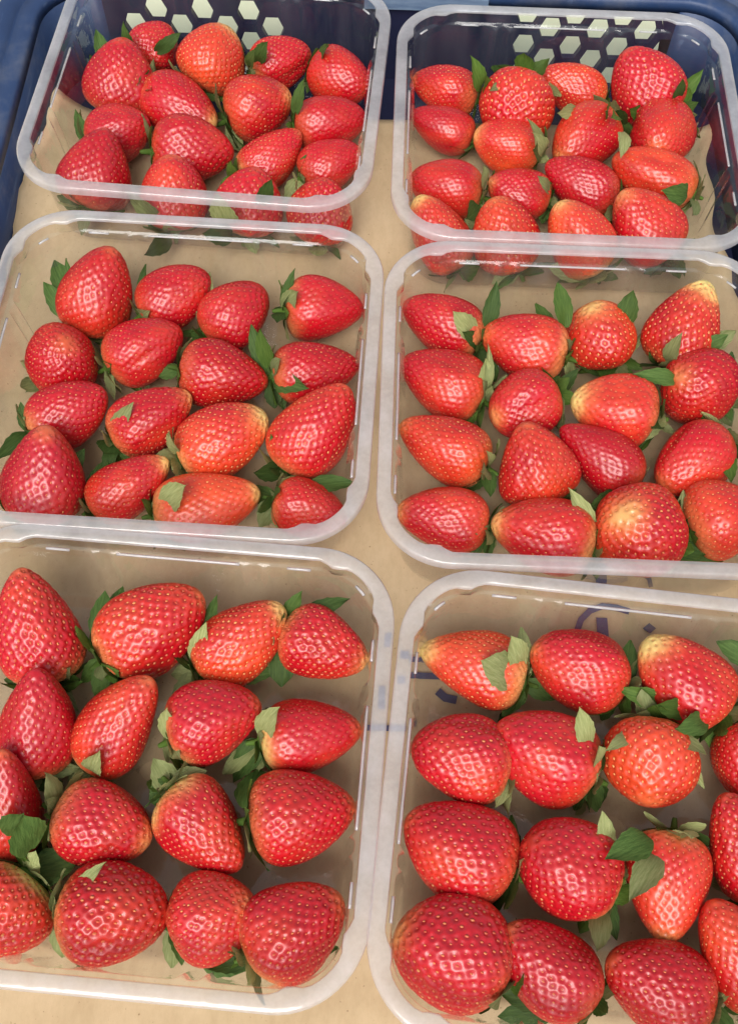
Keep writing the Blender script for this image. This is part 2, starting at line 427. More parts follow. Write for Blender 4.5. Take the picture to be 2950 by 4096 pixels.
# highlights of the stacking step, built in as dashes of whitened plastic
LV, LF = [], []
def glint_dashes(keep):
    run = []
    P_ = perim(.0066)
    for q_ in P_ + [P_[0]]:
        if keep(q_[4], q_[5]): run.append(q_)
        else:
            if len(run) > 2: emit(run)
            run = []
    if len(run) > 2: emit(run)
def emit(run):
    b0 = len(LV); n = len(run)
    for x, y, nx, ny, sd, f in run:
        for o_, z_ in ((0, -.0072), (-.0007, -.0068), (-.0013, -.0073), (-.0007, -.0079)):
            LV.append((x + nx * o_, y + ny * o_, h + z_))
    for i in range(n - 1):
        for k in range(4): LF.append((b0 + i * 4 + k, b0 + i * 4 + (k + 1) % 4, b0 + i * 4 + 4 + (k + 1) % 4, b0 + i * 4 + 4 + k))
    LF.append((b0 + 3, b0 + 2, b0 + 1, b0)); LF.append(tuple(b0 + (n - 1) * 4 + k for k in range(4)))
glint_dashes(lambda sd, f: (sd < 3 and (.28 < f < .72 or .02 < f < .13 or .87 < f < .98)) or (sd in (10, 11) and .38 < f < .62))
LEDGE_GLINT_ME = mesh('ledge_glint', np.array(LV), LF, RIMP)
for nm, (x, y, a) in RAW.items():
    o = empty('plastic_punnet', (x, y, CARDZ + 0.0006), 'clear plastic punnet of strawberries, the %s one of six in the crate' % nm, 'punnet', 'clear plastic punnets in the crate')
    o.rotation_euler = (0, 0, math.radians(a))
    for nm_, me_ in (('tray', TRAY_ME), ('rim', RIM_ME), ('ledge_glint', LEDGE_GLINT_ME)): obj(nm_, me_, o).location = (0, 0, -CARDZ)

# ------------------------------------------------------------------ strawberries
# bx,by = calyx end, tx,ty = tip end, w = width, dz = rise of tip over calyx end (m), then
# k conic, tp pale tip, bp pale shoulder, og orange, dk dark, look
B = {}
B['back left'] = [
 (312,140,374,60,112,.012,.30,.2,.0,.15,.2,'bright red strawberry with blunt tip up'),
 (437,200,512,64,142,.022,.26,.75,.0,.45,.0,'orange flushed strawberry with pale tip up'),
 (553,172,686,118,112,.008,.26,.3,.2,.1,.0,'red strawberry with rounded tip to the right'),
 (698,142,808,190,120,.006,.24,.1,.0,.0,.1,'round glossy red strawberry'),
 (240,262,244,86,150,.034,.34,.12,.0,.1,.35,'large tall dark red strawberry with tip up'),
 (332,190,483,275,122,.0,.32,.6,.1,.05,.1,'red strawberry with pale tip to lower right'),
 (500,275,642,216,132,.010,.26,.55,.0,.2,.1,'red strawberry with orange tip to upper right'),
 (646,280,808,250,114,.004,.26,.05,.0,.0,.1,'pinkish red strawberry with blunt end right'),
 (205,325,338,272,120,.012,.28,.0,.0,.0,.35,'dark red strawberry with glossy tip to the right'),
 (342,330,523,330,142,.002,.30,.05,.0,.0,.2,'wide deep red strawberry pointing right'),
 (528,398,658,286,104,.016,.34,.35,.55,.25,.0,'pale dotted strawberry with pointed upper right tip'),
 (660,390,794,322,104,.010,.26,.1,.0,.0,.1,'glossy crimson strawberry with tip to the right'),
 (196,462,237,282,152,.030,.46,.1,.0,.0,.35,'dark red pointed strawberry with tip up'),
 (372,550,362,380,150,.030,.22,.3,.0,.2,.1,'orange topped red strawberry behind the clear front'),
 (535,560,560,412,148,.030,.22,.15,.4,.15,.0,'strawberry half hidden by a large pale sepal'),
 (705,566,715,422,140,.030,.22,.1,.0,.25,.0,'orange red strawberry at the front right corner'),
]
B['back right'] = [
 (1060,232,914,180,100,.006,.28,.45,.1,.15,.1,'smooth red strawberry with yellowish tip to the left'),
 (1150,188,1112,300,158,-.004,.12,.2,.4,.45,.0,'broad orange red strawberry with calyx up'),
 (1340,238,1196,166,97,.014,.32,.25,.2,.4,.0,'slim orange red strawberry pointing upper left'),
 (1462,235,1386,84,152,.032,.34,.1,.25,.0,.2,'tall red strawberry standing above the rest'),
 (1050,318,911,256,97,.010,.34,.1,.0,.0,.2,'crimson strawberry with pointed tip to upper left'),
 (1190,345,1046,288,108,.010,.20,.6,.1,.5,.0,'salmon orange strawberry with pale left tip'),
 (1348,272,1228,360,125,.0,.20,.5,.1,.45,.0,'orange shouldered strawberry with pale lower left tip'),
 (1480,262,1438,330,132,.014,.15,.3,.0,.3,.0,'round strawberry facing the viewer with orange tip'),
 (1068,432,905,386,118,.006,.28,.4,.1,.2,.05,'bright red strawberry with orange tip to the left'),
 (1212,442,1075,400,102,.010,.24,.5,.0,.3,.0,'small orange red strawberry with pale tip left'),
 (1350,455,1198,360,112,.014,.36,.05,.0,.0,.35,'dark crimson strawberry with tip to upper left'),
 (1532,425,1352,342,118,.010,.24,.2,.1,.45,.0,'large salmon strawberry with blunt tip left'),
 (1018,632,920,466,122,.024,.24,.85,.1,.3,.0,'strawberry with yellow tip in front left corner'),
 (1150,612,1090,450,142,.030,.24,.45,.1,.3,.0,'orange red strawberry with blunt pale tip up'),
 (1318,628,1238,465,132,.030,.26,.65,.5,.5,.0,'orange strawberry with a yellowish calyx end'),
 (1480,565,1374,424,145,.026,.34,.5,.0,.25,.05,'large red strawberry with small pale tip up'),
]
B['middle left'] = [
 (198,745,258,552,152,.034,.34,.25,.0,.1,.15,'tall deep red strawberry with tip to upper right'),
 (302,698,452,606,132,.012,.24,.0,.0,.0,.2,'dark glossy red strawberry pointing upper right'),
 (465,742,592,632,140,.016,.22,.05,.0,.05,.15,'plump red strawberry with ringed upper tip'),
 (622,682,800,678,132,.0,.36,.05,.15,.05,.05,'red strawberry pointing right toward the punnet wall'),
 (128,828,158,752,152,.030,.12,.25,.0,.15,.1,'round red strawberry with its tip facing up'),
 (235,820,400,734,132,.012,.26,.0,.1,.05,.15,'red strawberry with blunt shoulder pointing right'),
 (405,808,600,840,146,.0,.34,.1,.0,.05,.2,'large red strawberry with tip to lower right'),
 (600,845,796,815,132,.0,.36,.0,.1,.0,.1,'crimson dotted strawberry pointing right'),
 (80,965,244,872,140,.012,.28,.05,.2,.1,.15,'crimson strawberry with orange left shoulder'),
 (255,985,428,880,135,.014,.34,.65,.1,.05,.15,'red strawberry with small yellow upper tip'),
 (410,1020,603,918,152,.014,.26,.95,.3,.6,.0,'orange strawberry with large cream coloured tip'),
 (638,1040,776,856,160,.030,.36,.2,.1,.25,.0,'large red strawberry with tall tip to upper right'),
 (92,1150,117,945,180,.034,.46,.35,.0,.1,.45,'large dark red conical strawberry with tip up'),
 (196,1140,369,1028,122,.014,.34,.75,.0,.1,.1,'narrow red strawberry with yellow upper tip'),
 (350,1140,588,1088,142,.006,.30,.7,.2,.6,.0,'long orange strawberry with sepal on left end'),
 (598,1098,758,1145,132,.0,.34,.25,.1,.1,.0,'red strawberry pointing to the front right corner'),
]
B['middle right'] = [
 (1060,775,888,678,128,.010,.34,.3,.2,.0,.15,'crimson strawberry with tip to upper left'),
 (1245,790,1055,732,146,.006,.28,.55,.35,.2,.05,'red strawberry with orange tip to the left'),
 (1345,800,1302,682,158,.026,.16,.7,.0,.6,.0,'round orange strawberry with pale patch on top'),
 (1462,798,1550,603,165,.030,.42,1.0,.0,.35,.0,'conical red strawberry with bright yellow tip up'),
 (1065,900,883,806,142,.008,.36,.1,.1,.1,.15,'deep red strawberry pointing left'),
 (1228,865,1092,918,150,.004,.18,.45,.0,.1,.1,'plump crimson strawberry with orange lower tip'),
 (1438,920,1252,880,162,.006,.34,1.0,.1,.3,.0,'strawberry with yellow pointed tip and streaked side'),
 (1585,870,1500,825,162,.026,.10,.4,.0,.1,.15,'round smooth red strawberry'),
 (1072,1045,877,943,142,.008,.38,.5,.1,.35,.0,'long strawberry with orange flushed pointed tip left'),
 (1186,1112,1150,940,170,.030,.42,.25,.1,.2,.1,'conical glossy red strawberry with tip up'),
 (1412,1085,1247,947,132,.014,.44,.0,.0,.0,.4,'dark crimson conical strawberry pointing upper left'),
 (1592,965,1455,1075,148,.0,.26,.35,.0,.35,.0,'orange red strawberry with tip to lower left'),
 (1078,1178,874,1138,142,.006,.34,.5,.0,.2,.05,'red strawberry with orange tip against the left wall'),
 (1314,1200,1086,1145,166,.006,.32,.7,.3,.25,.0,'wide red strawberry with greenish yellow tip'),
 (1450,1190,1372,1128,200,.036,.12,.62,.1,.35,.0,'big round strawberry with yellow speckled patch'),
 (1530,1175,1690,1110,168,.010,.24,.6,.1,.75,.0,'yellowish orange strawberry cut by the right edge'),
]
B['front left'] = [
 (128,1508,56,1255,195,.034,.42,.35,.45,.1,.15,'large conical red strawberry with tip up'),
 (232,1475,452,1325,196,.014,.26,.35,.2,.35,.0,'wide bright red strawberry with orange tip right'),
 (452,1492,642,1345,166,.016,.28,.75,.1,.6,.0,'orange strawberry with pale tip to upper right'),
 (648,1390,836,1465,172,.002,.34,.6,.2,.05,.1,'glossy crimson strawberry with orange tip right'),
 (85,1718,82,1494,178,.034,.46,.0,.2,.0,.3,'dark red conical strawberry with narrow tip up'),
 (212,1715,338,1514,166,.028,.36,.4,.3,.25,.0,'orange red strawberry with tip to upper right'),
 (392,1645,588,1560,186,.010,.30,.3,.3,.0,.2,'round deep red strawberry pointing right'),
 (582,1630,811,1600,162,.002,.36,.4,.7,.1,.05,'strawberry with whitish shoulder pointing right'),
 (28,1895,20,1662,170,.034,.46,.3,.0,.05,.25,'crimson pointed strawberry at the left edge'),
 (135,1800,344,1872,192,.0,.26,.5,.2,.05,.15,'round red strawberry with greenish right tip'),
 (392,1745,544,1930,182,.0,.40,.1,.8,.1,.1,'red strawberry with yellow calyx end'),
 (552,1832,790,1798,208,.002,.36,.35,.1,.1,.05,'large glossy red strawberry with pointed right tip'),
 (85,1930,-50,2100,214,.004,.2,.3,.85,.25,.0,'strawberry with yellow dotted shoulder at the left edge'),
 (128,2045,364,2042,226,.008,.20,.05,.35,.1,.1,'biggest round glossy strawberry with orange left side'),
 (378,2060,553,2022,196,.012,.24,.55,.0,.25,.05,'orange red strawberry with blunt tip right'),
 (570,2110,777,1985,212,.012,.32,.4,.35,.0,.2,'dark glossy strawberry in the front right corner'),
]
B['front right'] = [
 (1160,1500,926,1424,166,.004,.42,.95,.5,.75,.0,'orange strawberry with green tip and pale sepal'),
 (1375,1530,1169,1440,180,.010,.24,.45,.0,.2,.1,'plump red strawberry with orange left tip'),
 (1605,1570,1440,1408,196,.016,.30,.95,.0,.3,.0,'large strawberry with yellow speckled tip'),
 (1760,1500,1622,1480,150,.0,.26,.1,.0,.05,.1,'strawberry barely showing at the right edge'),
 (1112,1695,901,1632,202,.010,.26,.1,.15,.1,.15,'broad crimson strawberry against the left wall'),
 (1318,1735,1100,1622,202,.012,.32,.1,.15,.1,.1,'big crimson strawberry with tip to upper left'),
 (1452,1622,1436,1790,216,.006,.14,.3,.15,.6,.0,'big orange red strawberry with calyx up'),
 (1660,1600,1640,1765,170,.0,.26,.1,.0,.1,.1,'bright red strawberry cut by the right edge'),
 (1122,1920,886,1795,214,.010,.30,.25,.0,.1,.1,'wide crimson strawberry with tip to upper left'),
 (1318,1975,1160,1862,222,.022,.14,.1,.3,.0,.2,'tall deep red strawberry beside drooping sepals'),
 (1482,1852,1462,2104,190,.004,.42,.65,.3,.35,.0,'conical strawberry with orange tip pointing down'),
 (1675,1990,1590,1758,172,.020,.34,.15,.0,.2,.0,'long red strawberry at the right edge'),
 (1098,2180,853,2082,250,.012,.18,.5,.0,.05,.15,'largest strawberry with dented crimson face'),
 (1310,2245,1114,2088,202,.014,.32,.4,.0,.0,.2,'crimson strawberry with pale tip to upper left'),
 (1550,2255,1331,2150,206,.012,.30,.25,.0,.05,.15,'deep red strawberry cut by the bottom edge'),
 (1690,2230,1556,1996,180,.018,.32,.1,.2,.45,.0,'orange red strawberry with rows of pale seeds'),
]
# sepals seen in the photograph: (berry, x, y, z of the far end, width, tone 0 green 1 pale 2 fresh, start x, y or None)
HINT = {
 'back left': [(4,216,66,.045,.010,0),(4,196,120,.03,.010,0),(0,268,68,.045,.008,0),(0,388,84,.04,.009,0),(5,326,192,.035,.007,1),(5,352,160,.03,.009,0),(2,548,122,.045,.008,0),(2,586,98,.045,.010,0),(7,662,188,.05,.008,0),(3,718,100,.045,.009,0),
   (8,160,250,.03,.010,0),(10,506,380,.035,.010,2),(11,648,402,.045,.010,1),(13,300,455,.04,.010,1),(14,478,470,.045,.016,1),(14,600,405,.05,.009,0),(12,130,440,.02,.012,0),(12,185,462,.02,.014,2),(14,470,520,.03,.014,0),(13,340,560,.02,.012,0)],
 'back right': [(0,1070,148,.045,.011,2),(0,1092,186,.04,.009,2),(0,1115,160,.04,.008,0),(1,1178,184,.045,.008,1),(1,1098,182,.045,.008,1),(2,1242,250,.04,.009,1),(2,1350,248,.045,.010,2),(3,1470,212,.03,.013,0),(3,1518,196,.045,.009,0),(3,1545,175,.04,.010,2),(3,1530,240,.03,.012,0),(3,1400,245,.03,.012,2),
   (6,1392,308,.05,.009,1),(6,1372,245,.05,.009,2),(5,1190,330,.05,.012,0),(5,1200,280,.045,.006,1),(5,1212,318,.04,.011,1),(8,1078,372,.045,.007,1),(9,1212,398,.045,.007,1),(11,1505,432,.045,.013,0),(11,1540,470,.03,.009,1),(12,1038,600,.02,.014,0),(14,1225,595,.02,.014,1),(8,1040,480,.03,.012,0),(10,1352,480,.03,.009,1),(15,1440,600,.015,.014,0)],
 'middle left': [(0,118,575,.035,.013,0),(0,90,630,.03,.013,0),(0,142,572,.035,.006,0),(0,250,745,.015,.012,0),(1,306,592,.035,.006,0),(2,462,600,.03,.006,1),(2,430,740,.02,.012,0),(3,640,604,.04,.007,0),(3,650,650,.04,.012,1),(3,612,705,.03,.010,0),(7,548,742,.04,.010,0),(7,590,788,.03,.011,0),(7,572,735,.045,.010,2),(7,640,852,.035,.012,0),
   (4,72,850,.015,.010,1),(8,38,912,.03,.009,0),(8,8,985,.03,.010,0),(9,262,920,.04,.010,1),(9,232,1000,.02,.014,0),(10,368,965,.045,.007,1),(10,388,1035,.02,.008,0),(13,230,1010,.02,.012,0),(12,190,1000,.025,.010,0),(11,602,985,.035,.009,0),(11,570,1050,.025,.012,0),(11,690,1060,.02,.012,0),(14,400,1078,.045,.014,1),(14,352,1128,.03,.011,1),(15,772,1050,.03,.011,0),(15,740,1100,.02,.014,0),(5,245,868,.02,.006,1)],
 'middle right': [(0,1022,702,.045,.013,1),(0,1048,742,.035,.010,0),(0,1102,646,.045,.009,0),(1,1245,628,.045,.012,2),(1,1192,668,.035,.009,2),(2,1400,648,.045,.012,0),(3,1480,775,.045,.009,1),(3,1600,750,.04,.012,0),(3,1630,735,.03,.011,1),(4,1080,800,.04,.009,1),(4,1095,790,.045,.005,1),(4,1088,870,.03,.007,1),(5,1240,830,.02,.012,0),(7,1440,820,.045,.009,0),(7,1630,790,.03,.011,0),
   (6,1470,925,.035,.012,0),(6,1440,960,.025,.010,1),(8,1076,1040,.04,.011,1),(8,1086,1095,.02,.008,0),(9,1262,1100,.025,.008,0),(10,1320,1120,.03,.011,0),(12,1085,1200,.03,.008,1),(12,1070,1170,.03,.009,0),(13,1290,1100,.045,.010,1),(13,1322,1165,.03,.008,1),(15,1500,1105,.03,.008,1),(14,1560,1225,.02,.015,0),(11,1625,1000,.03,.010,0),(11,1618,1060,.03,.009,2),(14,1600,1240,.015,.014,0)],
 'front left': [(0,20,1510,.02,.014,0),(0,165,1515,.02,.011,2),(0,150,1490,.03,.009,1),(1,222,1310,.03,.014,0),(1,262,1293,.025,.012,0),(1,198,1375,.025,.009,0),(1,225,1490,.02,.009,1),(2,428,1420,.04,.011,1),(2,470,1318,.03,.008,0),(2,600,1500,.02,.010,0),(3,760,1318,.035,.010,0),(3,655,1318,.035,.010,2),(3,620,1520,.015,.016,0),
   (6,366,1580,.04,.010,1),(6,372,1668,.035,.008,1),(7,592,1582,.045,.012,1),(5,190,1715,.04,.010,1),(4,155,1712,.02,.009,1),(10,430,1702,.03,.011,1),(10,330,1770,.02,.014,0),(10,365,1738,.03,.010,1),(11,555,1680,.015,.016,0),(11,530,1790,.015,.012,0),(9,110,1790,.03,.009,2),(8,45,1815,.05,.016,0),(12,150,1900,.025,.016,0),(12,60,1815,.052,.017,0),(13,130,2130,.012,.012,1),(13,205,1920,.045,.007,1),
   (14,370,2150,.01,.010,1),(14,545,2150,.012,.018,0),(14,480,2165,.01,.012,0),(15,510,1960,.02,.018,0),(15,610,2160,.012,.014,0),(15,660,2178,.012,.010,1),(15,745,2110,.02,.009,0)],
 'front right': [(0,1092,1470,.045,.019,1),(0,1140,1415,.045,.012,1),(0,1165,1395,.03,.009,1),(1,1400,1420,.025,.010,0),(2,1395,1540,.035,.010,2),(2,1460,1565,.04,.010,2),(2,1525,1612,.045,.011,0),(2,1400,1590,.03,.009,1),(4,1130,1560,.015,.012,0),(5,1288,1575,.05,.009,1),(5,1338,1660,.045,.010,1),(6,1360,1640,.045,.007,1),(6,1555,1660,.045,.008,1),(6,1558,1720,.03,.008,1),
   (8,1138,1800,.02,.007,0),(4,1110,1770,.03,.009,1),(9,1350,1820,.045,.010,1),(9,1385,1955,.03,.008,2),(9,1325,2095,.035,.010,1),(9,1360,2070,.02,.009,0),(10,1384,1872,.050,.013,0),(10,1416,1948,.046,.012,1),(10,1530,1840,.055,.010,1),(12,1112,2060,.03,.011,1),(12,1080,1990,.025,.011,1),(8,945,1970,.01,.010,0),(13,1110,2200,.02,.013,0),(13,1105,2260,.015,.012,0),(14,1545,2130,.03,.006,1),(14,1580,2250,.03,.010,1),(3,1600,1420,.03,.013,0),(1,1390,1480,.02,.010,0)],
}
ROWS = ('back row', 'second row', 'third row', 'front row')
COLS = ('leftmost', 'second from left', 'third from left', 'rightmost')
LIFT = {'back left': 0, 'back right': .001, 'middle left': .002, 'middle right': .002, 'front left': .002, 'front right': .002}   # berries lie on their sepals

def sepal_mesh(curl, seed, wide):
    r = random.Random(seed); nxs, nys = 11, 5
    V = []
    ph = r.uniform(0, 6)
    for i in range(nxs):
        x = i / (nxs - 1)
        wd = .5 * (math.sin(math.pi * min(1, x ** wide * .93 + .07)) ** .75)
        if x > .45 and i % 2 == 1: wd *= .90
        if i == nxs - 1: wd = .03
        for j in range(nys):
            y = (j / (nys - 1) * 2 - 1)
            z = -curl * x * x + .10 * abs(y) * wd - .05 * wd + .03 * math.sin(5 * x + ph + 2 * y)
            V.append((x + (.05 * abs(y) * (1 - x) if x > .1 else 0), y * wd * (1 + .1 * math.sin(ph + 3 * x)), z))
    return mesh('sepal', np.array(V), grid_faces(nys, nxs, False), None)
SEP = {}
for tone in range(3):
    SEP[tone] = []
    for s, (curl, wide) in enumerate(((.25, .8), (.45, 1.0), (.1, .9), (-.2, .85), (.6, .8), (.3, 1.2))):
        me_ = sepal_mesh(curl, s, wide); me_.materials.append(LEAF[tone]); SEP[tone].append(me_)

def calyx_mesh(r):
    V, F = [], []
    n = 10
    prof = [(.0, .0), (1.0, .1), (.9, -.12), (.30, -.25), (.2, -.9), (.17, -1.0), (0, -1.0)]
    for rr, z in prof:
        for k in range(n):
            a = 2 * math.pi * k / n; V.append((rr * r * math.cos(a), rr * r * math.sin(a), z * r * 1.3))
    return mesh('calyx', np.array(V), grid_faces(n, len(prof), True), LEAF[2])

GOLD = math.pi * (3 - math.sqrt(5))
def lin(c): return np.array(c, float)
RED, DARK, ORANGE, PALE, YEL = lin((.54, .006, .014)), lin((.34, .003, .013)), lin((.78, .085, .022)), lin((.86, .50, .16)), lin((.80, .66, .22))

def profile(phi, k):
    r = np.sin(phi) * (1 + k * np.cos(phi)) * (1 - .10 * k * (1 - np.cos(2 * phi)))
    return r

def rest(p, zoff):
    bx, by, tx, ty, w, dz, k = p[:7]
    zb, zt = zoff - dz / 2, zoff + dz / 2
    b, t = un(bx, by, zb), un(tx, ty, zt)
    c = (b + t) / 2; depth = (c - CAMP) @ FWD
    w3 = w * VS * depth / FPX
    ax = t - b; L = np.linalg.norm(ax); ax = ax / L
    if L < .88 * w3:
        L = .88 * w3
    return b, t, c, ax, L, w3

ntri = 0
def make_shape(k, rmax, lob, bend, fur):
    def shape(PH, TH):
        rr = profile(PH, k) / rmax
        ax_ = (1 - np.cos(PH)) / 2
        ax_ = ax_ + .035 * np.exp(-(PH / .33) ** 2)            # dent round the calyx
        wob = 1.0
        for n, a, f0, tw in lob: wob = wob + a * np.sin(n * TH + f0 + tw * PH)
        for f0, wd, dp, c0 in fur:                               # creases running toward the tip
            dth = (TH - f0 + math.pi) % (2 * math.pi) - math.pi
            wob = wob - dp * np.exp(-(dth / wd) ** 2) * np.exp(-((ax_ - c0) / .28) ** 2)
        rr = rr * wob
        return rr * np.cos(TH) + bend[0] * np.sin(math.pi * ax_), rr * np.sin(TH) + bend[1] * np.sin(math.pi * ax_), ax_
    return shape
PHs, THs = np.meshgrid(np.linspace(0, math.pi, 14), np.linspace(0, 2 * math.pi, 16, endpoint=False), indexing='ij')
ph_f = np.linspace(0, math.pi, 400)
GROW = {'back left': 1.07, 'back right': 1.08, 'middle left': 1.07, 'middle right': 1.06, 'front left': 1.01, 'front right': 1.0}

def overshoot(pn, X, Y, Z):
    """how far these points stick through the walls of their punnet, as a push back inside"""
    px_, py_, pa_ = RAW[pn]; ca, sa_ = math.cos(math.radians(pa_)), math.sin(math.radians(pa_))
    ins = .0080 + .0018 * (1 - np.clip((Z - CARDZ) / .045, 0, 1)) + .003 * np.clip(1 - (Z - CARDZ) / .009, 0, 1)
    xx, yy = X - px_, Y - py_
    uu = ca * xx + sa_ * yy; vv = -sa_ * xx + ca * yy
    hu, hv = PW / 2 - ins, PD / 2 - ins
    su = -max(0, (uu - hu).max()) + max(0, (-uu - hu).max()); sv = -max(0, (vv - hv).max()) + max(0, (-vv - hv).max())
    return np.array([ca * su - sa_ * sv, sa_ * su + ca * sv, 0])

STATE = {}
for pn in B:
    FLOOR = CARDZ + .0022 + LIFT[pn]
    for bi, p in enumerate(B[pn]):
        bx, by, tx, ty, w, dz, k = p[:7]
        w = w * GROW[pn]; p = (bx, by, tx, ty, w) + tuple(p[5:])
        sd_ = (bx * 7919 + by * 104729 + tx * 1299709 + ty * 15485863) % 100000
        r = np.random.default_rng(abs(sd_))
        rmax = profile(ph_f, k).max()
        lob = [(n, r.uniform(.006, .032) * (1.5 if n < 3 else .8), r.uniform(0, 6.28), r.uniform(-1, 1)) for n in (2, 3, 4, 5)]
        bend = r.normal(size=2) * .055
        fur = [(r.normal() * 1.0, r.uniform(.12, .3), r.uniform(.03, .085), r.uniform(.45, 1.0))] if r.uniform() < .45 else []
        shape = make_shape(k, rmax, lob, bend, fur)
        zoff = FLOOR + .022
        for it in range(7):
            b, t, c, ax, L, w3 = rest(p, zoff)
            z0 = np.array([0, 0, 1.0]); e1 = z0 - ax * (z0 @ ax)
            if np.linalg.norm(e1) < .05: e1 = UPV - ax * (UPV @ ax)
            e1 /= np.linalg.norm(e1); e2 = np.cross(ax, e1)
            x_, y_, a_ = shape(PHs, THs)
            base = (b + t) / 2 - ax * L / 2
            pts = base + a_[..., None] * L * ax + (x_ * w3 / 2)[..., None] * e1 + (y_ * w3 / 2)[..., None] * e2
            zoff += FLOOR - pts[..., 2].min()
        pts = pts.reshape(-1, 3)
        q_ = np.linspace(.3, 2.75, 9); rr_ = profile(q_, k) / rmax * w3 / 2 * .97
        sph_ = np.stack([base + ax * L * (1 - math.cos(v)) / 2 for v in q_])
        STATE[pn, bi] = dict(p=p, r=r, sd=abs(sd_), rmax=rmax, shape=shape, b=b, t=t, ax=ax, L=L, w3=w3, e1=e1, e2=e2, pts=pts, sc=sph_, sr=rr_, mv=overshoot(pn, *pts.T), FLOOR=FLOOR)
        STATE[pn, bi]['m0'] = STATE[pn, bi]['mv']
# press neighbours apart until they only touch
for it in range(60):
    for pn in B:
        n = len(B[pn])
        for i in range(n):
            for j in range(i + 1, n):
                A, D = STATE[pn, i], STATE[pn, j]
                ca_, cd_ = A['sc'] + A['mv'], D['sc'] + D['mv']
                dv = ca_[:, None] - cd_[None]; dd = np.linalg.norm(dv, axis=-1) - A['sr'][:, None] - D['sr'][None] + .0015
                m = np.unravel_index(dd.argmin(), dd.shape)
                if dd[m] < 0:
                    d2 = dv[m][:2]; ln = np.linalg.norm(d2)
                    if ln < 1e-5: continue
                    ps = np.array([*(d2 / ln * min(-dd[m], .002) * .3), 0]); A['mv'] = A['mv'] + ps; D['mv'] = D['mv'] - ps
        for i in range(n):
            A = STATE[pn, i]; A['mv'] = A['mv'] + overshoot(pn, *(A['pts'] + A['mv']).T)
            dm_ = A['mv'] - A['m0']; l_ = np.linalg.norm(dm_)
            if l_ > .0024: A['mv'] = A['m0'] + dm_ * (.0024 / l_)
for key, A in STATE.items():
    if np.linalg.norm(A['mv']) > .006: print('moved', key, np.round(A['mv'] * 1000, 1))

